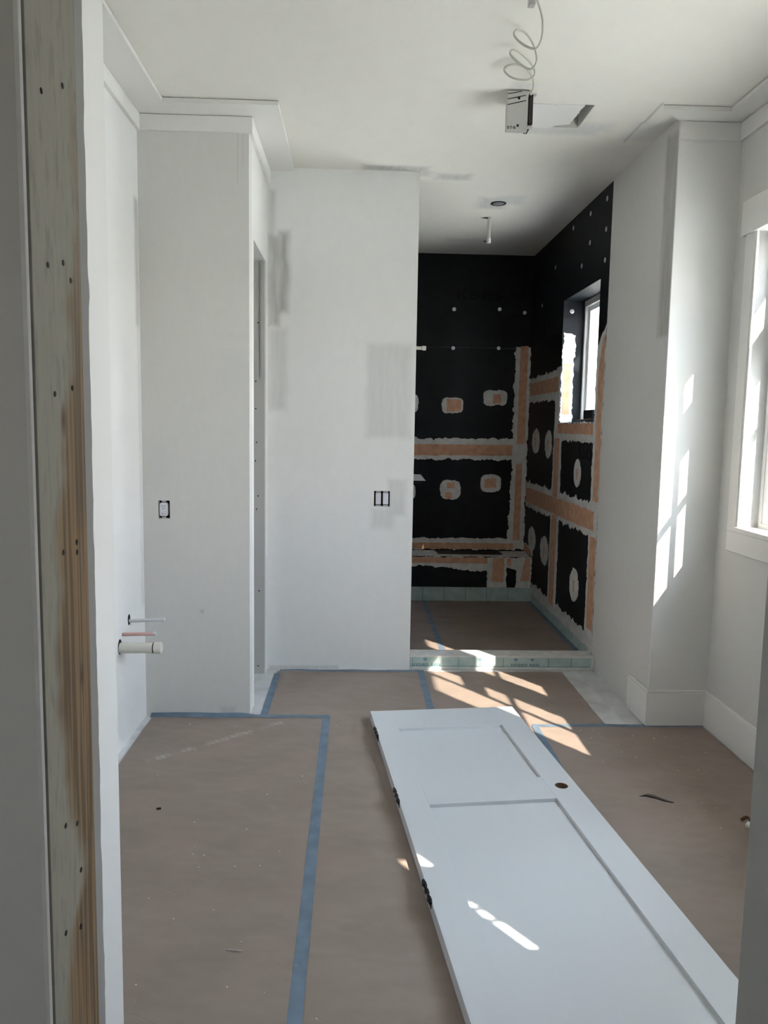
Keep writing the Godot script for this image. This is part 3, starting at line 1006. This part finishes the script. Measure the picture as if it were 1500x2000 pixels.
func outside() -> void:
	var st := begin()
	bx(st, Vector3(2.0, -0.5, -30), Vector3(40, -0.35, 20))
	struct("ground", st, M.soil, "pale bare ground outside the windows", "ground")
	st = begin()
	bx(st, Vector3(2.0, 3.02, -4.15), Vector3(2.46, 3.16, -0.75))
	struct("eave", st, M.stucco, "roof overhang outside the main window", "eave")
	var tree := thing("tree", "tree trunk standing outside by the shower window", "tree", Vector3(3.05, -0.35, -3.55))
	st = begin()
	lathe(st, [Vector2(0.26, 0), Vector2(0.21, 0.4), Vector2(0.19, 1.6), Vector2(0.19, 3.4), Vector2(0.20, 4.6), Vector2(0.0, 4.8)], Transform3D(Basis(Vector3.FORWARD, 0.03), Vector3.ZERO), 14)
	put("trunk", st, M.bark, tree)
	for p in [["dark columnar tree outside the main window, towards the hall", Vector3(4.0, -0.35, 1.75), 1.05]]:
		var c := thing("columnar_tree", p[0], "tree", p[1])
		st = begin()
		var r: float = p[2]
		lathe(st, [Vector2(0, 0.3), Vector2(r * 0.8, 0.5), Vector2(r, 1.5), Vector2(r, 3.7), Vector2(r * 0.8, 4.4), Vector2(r * 0.35, 4.75), Vector2(0, 4.9)], Transform3D.IDENTITY, 18)
		put("foliage", st, M.leaf, c)
		st = begin()
		lathe(st, [Vector2(0.14, 0), Vector2(0.12, 0.6), Vector2(0, 0.6)], Transform3D.IDENTITY, 10)
		put("trunk", st, M.bark, c)
	st = begin()
	cord(st, curve([Vector3(0.05, 3.2, 0), Vector3(0.35, 3.9, 0.1), Vector3(0.5, 4.7, 0.3)], 0.1), 0.07, 0.07)
	put("branch", st, M.bark, tree)


# ---------------------------------------------------------------- floor covering

func floor_cover() -> void:
	paper("kraft_paper", "brown paper sheet on the middle of the floor, running to the partition", -0.475, 0.425, -4.735, -0.95, 0.0008)
	paper("kraft_paper", "brown paper sheet under the white door, running up to the shower curb", 0.420, 1.315, -4.745, -0.95, 0.0012)
	paper("kraft_paper", "brown paper sheet on the left, below the pipe stubs", -1.045, -0.135, -3.965, -0.95, 0.0024)
	paper("kraft_paper", "brown paper sheet on the right below the window, with the torn slit", 0.938, 1.816, -3.852, -0.95, 0.0028)
	var st := begin()
	sheet(st, 0.305, 1.515, -6.590, -4.945, 0.0355, 0.025)
	meta(put("kraft_paper", st, M.kraft), "shaded brown paper sheet on the shower floor behind the curb", "paper sheet", "kraft paper sheets over the floor")

	tape("long blue tape strip along the right edge of the left paper sheet", -0.160, -0.120, -3.985, -0.95, 0.0024)
	tape("blue tape strip at the foot of the closet front", -1.055, -0.122, -3.984, -3.948, 0.0026, 1)
	tape("blue tape strip from the closet corner towards the partition, beside bare marble", -0.488, -0.449, -4.690, -3.925, 0.0012)
	tape("thin blue tape strip along the foot of the partition", -0.46, 0.41, -4.762, -4.730, 0.0012, 2)
	tape("blue tape strip running from the curb under the far end of the door", 0.402, 0.441, -4.760, -2.0, 0.0014)
	tape("blue tape strip across the floor towards the furred wall's baseboard", 0.930, 1.820, -3.872, -3.836, 0.0030)
	tape("blue tape strip that comes out from under the right edge of the door", 0.922, 0.956, -3.85, -1.6, 0.0032)
	st = begin()
	sheet(st, 0.578, 0.616, -6.600, -4.950, 0.0368, 0.0125, true)
	var o := put("masking_tape", st, M.tape)
	meta(o, "blue tape strip along the middle of the shower floor", "tape", "strips of blue masking tape")
	st = begin()
	sheet(st, 1.490, 1.528, -6.590, -4.950, 0.0368, 0.0125, true)
	o = put("masking_tape", st, M.tape)
	meta(o, "blue tape strip along the foot of the shower's right wall", "tape", "strips of blue masking tape")


# ---------------------------------------------------------------- door lying on the floor

func door_slab() -> void:
	var d := thing("door_slab", "white two-panel door lying flat on the brown floor paper", "door", Vector3(0.0899, 0.0075, -3.9256), 0.0997)
	var t := 0.0445
	var rails := [["stile", 0.0, 0.113, 0.0, 2.438], ["rail", 0.113, 0.637, 0.0, 0.245], ["rail", 0.113, 0.637, 0.83, 1.025], ["rail", 0.113, 0.637, 2.32, 2.438]]
	for r in rails:
		var st := begin()
		bx(st, Vector3(r[1], 0, r[3]), Vector3(r[2], t, r[4]), 0.0008)
		put(r[0], st, M.doorwhite, d)
	# right stile with the bored knob hole
	var c := CSGCombiner3D.new()
	c.name = "stile"
	var b := CSGBox3D.new()
	b.name = "stile_board"
	b.size = Vector3(0.762 - 0.637, t, 2.438)
	b.position = Vector3(0.6995, t / 2, 1.219)
	b.material = M.doorwhite
	c.add_child(b)
	for hole in [[Vector3(0.695, t / 2, 0.920), 0.027, Vector3.ZERO, 0.2], [Vector3(0.745, t / 2, 0.920), 0.0125, Vector3(0, 0, PI / 2), 0.1]]:
		var k := CSGCylinder3D.new()
		k.name = "bore"
		k.operation = CSGShape3D.OPERATION_SUBTRACTION
		k.radius = hole[1]
		k.height = hole[3]
		k.sides = 32
		k.position = hole[0]
		k.rotation = hole[2]
		k.material = M.rawwood
		c.add_child(k, true)
	d.add_child(c, true)
	for p in [[0.245, 0.83], [1.025, 2.32]]:
		var st := begin()
		bx(st, Vector3(0.110, 0.012, p[0] - 0.003), Vector3(0.640, t - 0.0145, p[1] + 0.003))
		put("panel", st, M.doorwhite, d)
	for z in [0.292, 0.945, 1.598]:
		var st := begin()
		bx(st, Vector3(-0.0022, 0.020, z - 0.05), Vector3(0.0004, t - 0.001, z + 0.05), 0.0005)
		var leaf := put("hinge", st, M.black, d)
		st = begin()
		var fr := Transform3D(Basis(Vector3.RIGHT, Vector3.BACK, Vector3.DOWN), Vector3(-0.006, t + 0.003, z))
		for s in [[-0.050, -0.031], [-0.030, -0.011], [-0.010, 0.010], [0.011, 0.030], [0.031, 0.050]]:
			var w := 0.0080 if absf(s[0] + s[1]) < 0.03 or absf(s[0] + s[1]) > 0.07 else 0.0056
			lathe(st, [Vector2(0, s[0]), Vector2(w - 0.0012, s[0]), Vector2(w, s[0] + 0.003), Vector2(w, s[1] - 0.003), Vector2(w - 0.0012, s[1]), Vector2(0, s[1])], fr, 14)
		for s in [-0.058, 0.058]:
			lathe(st, [Vector2(0, s - 0.006), Vector2(0.005, s - 0.005), Vector2(0.0062, s), Vector2(0.005, s + 0.005), Vector2(0, s + 0.006)], fr, 12)
		lathe(st, [Vector2(0.0042, -0.056), Vector2(0.0042, 0.056)], fr, 10)
		put("hinge_knuckle", st, M.black, leaf)
		st = begin()
		plate(st, PackedVector2Array([Vector2(z - 0.048, -0.002), Vector2(z + 0.048, -0.002), Vector2(z + 0.040, 0.016), Vector2(z + 0.012, 0.010), Vector2(z - 0.015, 0.018), Vector2(z - 0.04, 0.008)]), Transform3D(Basis(Vector3.BACK, Vector3.UP, Vector3.LEFT), Vector3(-0.004, t, 0)), 0.002)
		put("hinge_leaf", st, M.black, leaf)


# ---------------------------------------------------------------- outlets, pipes

func fittings() -> void:
	# outlet in its torn cut-out on the closet front
	var o := thing("wall_outlet", "white duplex outlet in a dark torn cut-out on the closet front", "outlet", Vector3(-0.976, 1.088, ZC))
	var st := begin()
	bx(st, Vector3(-0.036, -0.052, -0.099), Vector3(0.036, 0.052, -0.03))
	put("device_box", st, M.dark, o)
	st = begin()
	plate(st, oval(Vector2(-0.002, 0), Vector2(0.0205, 0.035), 5.0, 24), Transform3D(Basis.IDENTITY, Vector3(0, 0, -0.028)), 0.030)
	var face := put("receptacle", st, M.outlet, o)
	for s in [0.018, -0.022]:
		for x in [-0.009, 0.004]:
			st = begin()
			bx(st, Vector3(x - 0.0012, s - 0.004, 0.0018), Vector3(x + 0.0012, s + 0.004, 0.0026))
			put("slot", st, M.ink, face)
		st = begin()
		lathe(st, [Vector2(0.0024, 0), Vector2(0.0024, 0.0008), Vector2(0, 0.0008)], along(Vector3(-0.003, s - 0.012, 0.002), Vector3.BACK), 10)
		put("slot", st, M.ink, face)
	for s in [-1.0, 1.0]:
		st = begin()
		plate(st, oval(Vector2(-0.002, s * 0.045), Vector2(0.013, 0.007), 2.4, 14), Transform3D(Basis.IDENTITY, Vector3(0, 0, -0.012)), 0.006)
		put("mounting_ear", st, M.steel, o)

	# double switch on the partition
	o = thing("light_switch", "two white switch paddles in a dark cut-out on the partition", "switch", Vector3(0.161, 1.084, ZP))
	st = begin()
	bx(st, Vector3(-0.056, -0.056, -0.10), Vector3(0.056, 0.056, -0.03))
	put("device_box", st, M.dark, o)
	for x in [-0.022, 0.023]:
		st = begin()
		bx(st, Vector3(x - 0.0165, -0.034, -0.028), Vector3(x + 0.0165, 0.034, 0.004), 0.002)
		put("switch_paddle", st, M.outlet, o)
		for s in [-1.0, 1.0]:
			st = begin()
			bx(st, Vector3(x - 0.016, s * 0.042 - 0.006, -0.014), Vector3(x + 0.016, s * 0.042 + 0.004, -0.010), 0.001)
			put("mounting_ear", st, M.steel, o)

	# stubs out of the niche wall
	var stubs := [
		["supply_pipe", "thin white capped water pipe, the highest of the wall stubs", Vector3(XL, 0.578, -3.71), Vector3(1, 0.055, 0), 0.171, 0.0085, M.pex, 0.026],
		["supply_pipe", "thin reddish capped water pipe just above the fat drain stub", Vector3(XL, 0.541, -3.60), Vector3(1, 0.030, 0), 0.157, 0.0085, M.pexred, 0.0],
		["drain_pipe", "fat off-white capped drain pipe stub, the lowest on the niche wall", Vector3(XL, 0.488, -3.557), Vector3(1, 0.012, 0), 0.192, 0.0245, M.pvc, 0.036]]
	for s in stubs:
		var p := thing(s[0], s[1], "pipe", s[2])
		var f := along(Vector3.ZERO, s[3])
		var r: float = s[5]
		var l: float = s[4]
		st = begin()
		lathe(st, [Vector2(r, -0.05), Vector2(r, l - 0.012), Vector2(r * 0.98, l - 0.011), Vector2(0, l - 0.011)], f)
		put("pipe", st, s[6], p)
		st = begin()
		var cr := r * (1.16 if r < 0.02 else 1.10)
		var cl := 0.014 if r < 0.02 else 0.034
		lathe(st, [Vector2(r, l - cl), Vector2(cr, l - cl + 0.001), Vector2(cr, l - 0.003), Vector2(cr * 0.93, l), Vector2(0, l)], f)
		put("pipe_cap", st, M.pex if r < 0.02 else M.pvc, p)
		if s[7] > 0.0:
			st = begin()
			plate(st, ragged(oval(Vector2(0, 0.006), Vector2(s[7] * 0.75, s[7])), 0.002), Transform3D(Basis(Vector3.FORWARD, Vector3.UP, Vector3.RIGHT), Vector3.ZERO), 0.0012)
			put("wall_hole", st, M.dark, p)
		if r > 0.02:
			st = begin()
			lathe(st, [Vector2(r * 1.01, l - 0.039), Vector2(r * 1.02, l - 0.036), Vector2(r * 1.01, l - 0.034)], f)
			put("glue_ring", st, M.nail, p)


# ---------------------------------------------------------------- overhead

func overhead() -> void:
	# junction box that hangs at the hole, on its coil of flat cable
	var o := thing("junction_box", "small grey metal driver box with dark slots hanging from the ceiling", "junction box", Vector3(0.695, 2.934, -3.62))
	var st := begin()
	bx(st, Vector3(-0.047, -0.084, -0.03), Vector3(0.047, 0.084, 0.0), 0.001)
	put("box_cover", st, M.steel, o)
	for s in [[-0.044, 0.070, 0.018, 0.084], [-0.044, 0.048, 0.036, 0.066], [-0.045, 0.024, 0.038, 0.044]]:
		st = begin()
		var a := Vector2(s[0], s[1])
		var b := Vector2(s[2], minf(s[3], 0.082))
		var n := (b - a).normalized().orthogonal() * 0.0016
		plate(st, PackedVector2Array([a - n, b - n, b + n, a + n]), Transform3D.IDENTITY, 0.0008)
		put("slot", st, M.ink, o)
	for c in [Vector2(0.006, 0.053), Vector2(0.004, -0.063)]:
		st = begin()
		plate(st, oval(c, Vector2(0.0052, 0.0056), 2.0, 14), Transform3D.IDENTITY, 0.001)
		put("screw_hole", st, M.ink, o)
	text("box_print", "E·T·N", 0.012, 0.036, Transform3D(Basis.IDENTITY, Vector3(-0.024, -0.072, 0.0004)), M.ink, o)
	st = begin()
	bx(st, Vector3(0.053, -0.055, -0.12), Vector3(0.070, 0.072, 0.0), 0.001)
	put("side_bracket", st, mat(Color(0.16, 0.15, 0.15), 0.7, 0.3), o)
	st = begin()
	bx(st, Vector3(0.050, 0.070, -0.02), Vector3(0.085, 0.076, 0.004), 0.001)
	put("bracket_lip", st, M.steel, o)
	st = begin()
	bx(st, Vector3(0.045, -0.070, -0.02), Vector3(0.070, -0.063, 0.004), 0.001)
	put("bracket_lip", st, M.steel, o)

	o = thing("lighting_cable", "flat off-white cable in loose coils below the ceiling", "cable", Vector3.ZERO)
	var pts := []
	for p in CABLE: pts.append(Vector3(p[0], p[1], p[2]))
	st = begin()
	cord(st, curve(pts), 0.0034, 0.0058)
	put("cable", st, M.cable, o)
	st = begin()
	bx(st, Vector3(0.575, 2.985, -2.875), Vector3(0.598, H, -2.845), 0.002)
	put("cable_clamp", st, M.steel, o)

	# torn white cover in the fan opening
	o = thing("fan_opening_cover", "torn white board covering the cut hole in the ceiling", "board", Vector3(0.94, H, -3.90))
	st = begin()
	plate(st, ragged(PackedVector2Array([Vector2(-0.145, 0.13), Vector2(0.10, 0.128), Vector2(0.085, -0.10), Vector2(0.03, -0.115), Vector2(-0.02, -0.155), Vector2(-0.13, -0.15)]), 0.004), Transform3D(Basis(Vector3.RIGHT, Vector3.BACK, Vector3.DOWN), Vector3(0, 0, 0)), 0.004, -0.008)
	put("cover_board", st, M.white, o)

	# shower ceiling
	o = thing("recessed_light", "round recessed light with a dark rim in the shower ceiling", "light", Vector3(0.930, H, -5.395))
	var down := Transform3D(Basis(Vector3.RIGHT, Vector3.DOWN, Vector3.BACK), Vector3.ZERO)
	st = begin()
	lathe(st, [Vector2(0.052, 0.0), Vector2(0.052, 0.004), Vector2(0.046, 0.006), Vector2(0.040, 0.004), Vector2(0.040, 0.001)], down, 32)
	put("rim", st, mat(Color(0.22, 0.22, 0.23), 0.5, 0.4), o)
	st = begin()
	lathe(st, [Vector2(0.040, 0.001), Vector2(0.034, 0.006), Vector2(0, 0.007)], down, 32)
	put("lens", st, mat(Color(0.55, 0.56, 0.58), 0.5), o)
	o = thing("sprinkler_pipe", "white capped pipe hanging straight down from the shower ceiling", "pipe", Vector3(0.930, H, -5.76))
	st = begin()
	lathe(st, [Vector2(0.0125, -0.03), Vector2(0.0125, 0.15), Vector2(0, 0.15)], down, 18)
	put("pipe", st, M.pvc, o)
	st = begin()
	lathe(st, [Vector2(0.0125, 0.14), Vector2(0.016, 0.141), Vector2(0.016, 0.175), Vector2(0.014, 0.178), Vector2(0, 0.178)], down, 18)
	put("pipe_cap", st, M.vinyl, o)
	st = begin()
	plate(st, ragged(PackedVector2Array([Vector2(-0.06, -0.005), Vector2(0.0, -0.03), Vector2(0.012, 0.012), Vector2(-0.02, 0.015)]), 0.003), Transform3D(Basis(Vector3.RIGHT, Vector3.BACK, Vector3.DOWN), Vector3.ZERO), 0.0012)
	put("ceiling_hole", st, M.dark, o)
	o = thing("ceiling_patch", "small round plaster patch on the ceiling behind the hanging pipe", "plaster patch", Vector3(0.965, H, -6.46))
	st = begin()
	plate(st, oval(Vector2.ZERO, Vector2(0.05, 0.06), 2.0, 20), Transform3D(Basis(Vector3.RIGHT, Vector3.BACK, Vector3.DOWN), Vector3.ZERO), 0.003)
	put("patch_disc", st, M.white, o)
	st = begin()
	plate(st, oval(Vector2(0.046, 0.0), Vector2(0.012, 0.016), 2.0, 12), Transform3D(Basis(Vector3.RIGHT, Vector3.BACK, Vector3.DOWN), Vector3.ZERO), 0.0036)
	put("patch_hole", st, M.nail, o)

	# stub that shows past the partition, and the valve below it
	o = thing("shower_arm_stub", "short white capped pipe poking out past the partition into the shower", "pipe", Vector3(0.30, 2.112, -5.90))
	var f := along(Vector3.ZERO, Vector3.RIGHT)
	st = begin()
	lathe(st, [Vector2(0.013, -0.01), Vector2(0.013, 0.19), Vector2(0, 0.19)], f, 18)
	put("pipe", st, M.pvc, o)
	st = begin()
	lathe(st, [Vector2(0.013, 0.178), Vector2(0.017, 0.179), Vector2(0.017, 0.206), Vector2(0.015, 0.208), Vector2(0, 0.208)], f, 18)
	put("pipe_cap", st, M.pvc, o)
	o = thing("shower_valve", "grey metal valve edge just showing past the partition in the shower", "valve", Vector3(0.30, 1.155, -5.90))
	st = begin()
	plate(st, PackedVector2Array([Vector2(0, -0.03), Vector2(0.225, -0.03), Vector2(0.19, 0.012), Vector2(0, 0.016)]), Transform3D(Basis.IDENTITY, Vector3(0, 0, -0.05)), 0.1)
	put("valve_body", st, M.steel, o)
	st = begin()
	bx(st, Vector3(0, -0.056, -0.04), Vector3(0.20, -0.048, 0.04), 0.001)
	put("valve_plate", st, M.nail, o)

	o = thing("sill_block", "black block on a flat black plate on the shower window sill", "tool", Vector3(1.615, 1.579, -5.37))
	st = begin()
	bx(st, Vector3(-0.05, 0, -0.20), Vector3(0.05, 0.022, 0.16), 0.003)
	put("plate", st, M.black, o)
	st = begin()
	bx(st, Vector3(-0.04, 0.0225, -0.05), Vector3(0.04, 0.085, 0.15), 0.004)
	put("block", st, M.black, o)


const CABLE := [[0.594, 2.999, -2.827], [0.603, 3.0, -2.848], [0.625, 2.986, -2.888], [0.639, 2.957, -2.912], [0.642, 2.917, -2.937], [0.629, 2.894, -2.961], [0.6, 2.91, -2.985], [0.573, 2.94, -3.009], [0.56, 2.973, -3.033], [0.575, 3.001, -3.057], [0.614, 3.001, -3.081], [0.648, 2.975, -3.106], [0.668, 2.94, -3.13], [0.665, 2.917, -3.154], [0.648, 2.917, -3.178], [0.613, 2.949, -3.202], [0.583, 2.992, -3.226], [0.591, 3.002, -3.211], [0.633, 3.002, -3.245], [0.688, 2.984, -3.299], [0.703, 2.96, -3.323], [0.677, 2.949, -3.347], [0.624, 2.965, -3.371], [0.593, 3.0, -3.395], [0.598, 3.002, -3.348], [0.639, 3.002, -3.337], [0.685, 3.003, -3.379], [0.724, 3.003, -3.453], [0.741, 2.996, -3.516], [0.736, 2.969, -3.54]]


func torn(t: float, up: float) -> Vector3:
	return Vector3(lerpf(-0.058, 0.06, t), 0.001, -(0.026 - 0.050 * t * t + 0.012 * sin(t * 6.0))) + Vector3(0.002, 0.006 * sin(PI * t), -0.005 * sin(PI * t)) * up


func debris() -> void:
	# tear in the right-hand sheet: a raised lip over a dark slit
	var o := thing("paper_tear", "curled dark tear in the brown paper right of the door", "paper tear", Vector3(1.265, 0.0065, -3.05))
	var st := begin()
	var up := Transform3D(Basis(Vector3.RIGHT, Vector3.FORWARD, Vector3.UP), Vector3.ZERO)
	plate(st, PackedVector2Array([Vector2(-0.06, 0.028), Vector2(-0.03, 0.036), Vector2(0.0, 0.022), Vector2(0.03, -0.007), Vector2(0.062, -0.030), Vector2(0.027, -0.015), Vector2(-0.003, 0.012), Vector2(-0.033, 0.026)]), up, 0.0008, -0.001)
	put("slit", st, M.dark, o)
	st = begin()
	for i in 8:
		var a := float(i) / 8.0
		var b := float(i + 1) / 8.0
		var n := Vector3(0, 0.5, 0.9).normalized()
		quad(st, torn(a, 0.0), torn(b, 0.0), torn(b, 1.0), torn(a, 1.0), n)
	put("lip", st, M.flap, o)

	o = thing("wood_splinter", "crumpled scrap with a white end at the right edge of the floor", "scrap", Vector3(1.552, 0.007, -2.83), -0.7)
	st = begin()
	bx(st, Vector3(-0.014, 0, -0.005), Vector3(0.026, 0.016, 0.026), 0.004)
	put("plaster_end", st, M.chalk, o)
	st = begin()
	cord(st, curve([Vector3(-0.04, 0.004, -0.02), Vector3(-0.02, 0.018, -0.03), Vector3(0.0, 0.010, -0.016), Vector3(0.03, 0.012, -0.012)], 0.006), 0.006, 0.004)
	put("splinter", st, M.splinter, o)

	o = thing("loose_nail", "loose thin nail lying on the left paper sheet near the front", "nail", Vector3(-0.335, 0.0085, -2.126), -0.12)
	st = begin()
	lathe(st, [Vector2(0, -0.026), Vector2(0.0022, -0.025), Vector2(0.0014, -0.023), Vector2(0.0012, 0.022), Vector2(0, 0.027)], Transform3D(Basis(Vector3.UP, Vector3.RIGHT, Vector3.FORWARD), Vector3.ZERO), 8)
	put("shank", st, M.steel, o)
	o = thing("dark_chip", "single small dark chip on the left paper sheet below the pipes", "chip", Vector3(-0.764, 0.006, -2.97), 0.3)
	st = begin()
	bx(st, Vector3(-0.009, 0, -0.005), Vector3(0.009, 0.006, 0.005), 0.002)
	put("chip", st, M.nail, o)

	st = begin()
	for i in 85:
		var x := rng.randf_range(-1.0, 1.8)
		var z := -rng.randf_range(1.7, 3.9)
		if i < 26: x = rng.randf_range(-1.0, -0.2)
		elif i < 46:
			x = rng.randf_range(1.1, 1.8)
			z = -rng.randf_range(3.3, 3.8)
		if x > 0.05 and x < 1.05: continue
		var r := rng.randf_range(0.0008, 0.0021)
		if rng.randf() < 0.12: r *= 1.6
		var y := lie(x, z) + 0.0035
		bx(st, Vector3(x - r, y, z - r * rng.randf_range(0.7, 1.6)), Vector3(x + r * rng.randf_range(0.7, 1.6), y + r, z + r), r * 0.5)
	var crumbs := put("plaster_crumbs", st, M.chalk)
	meta(crumbs, "scattered white plaster crumbs over the brown floor paper", "crumbs", "", "stuff")
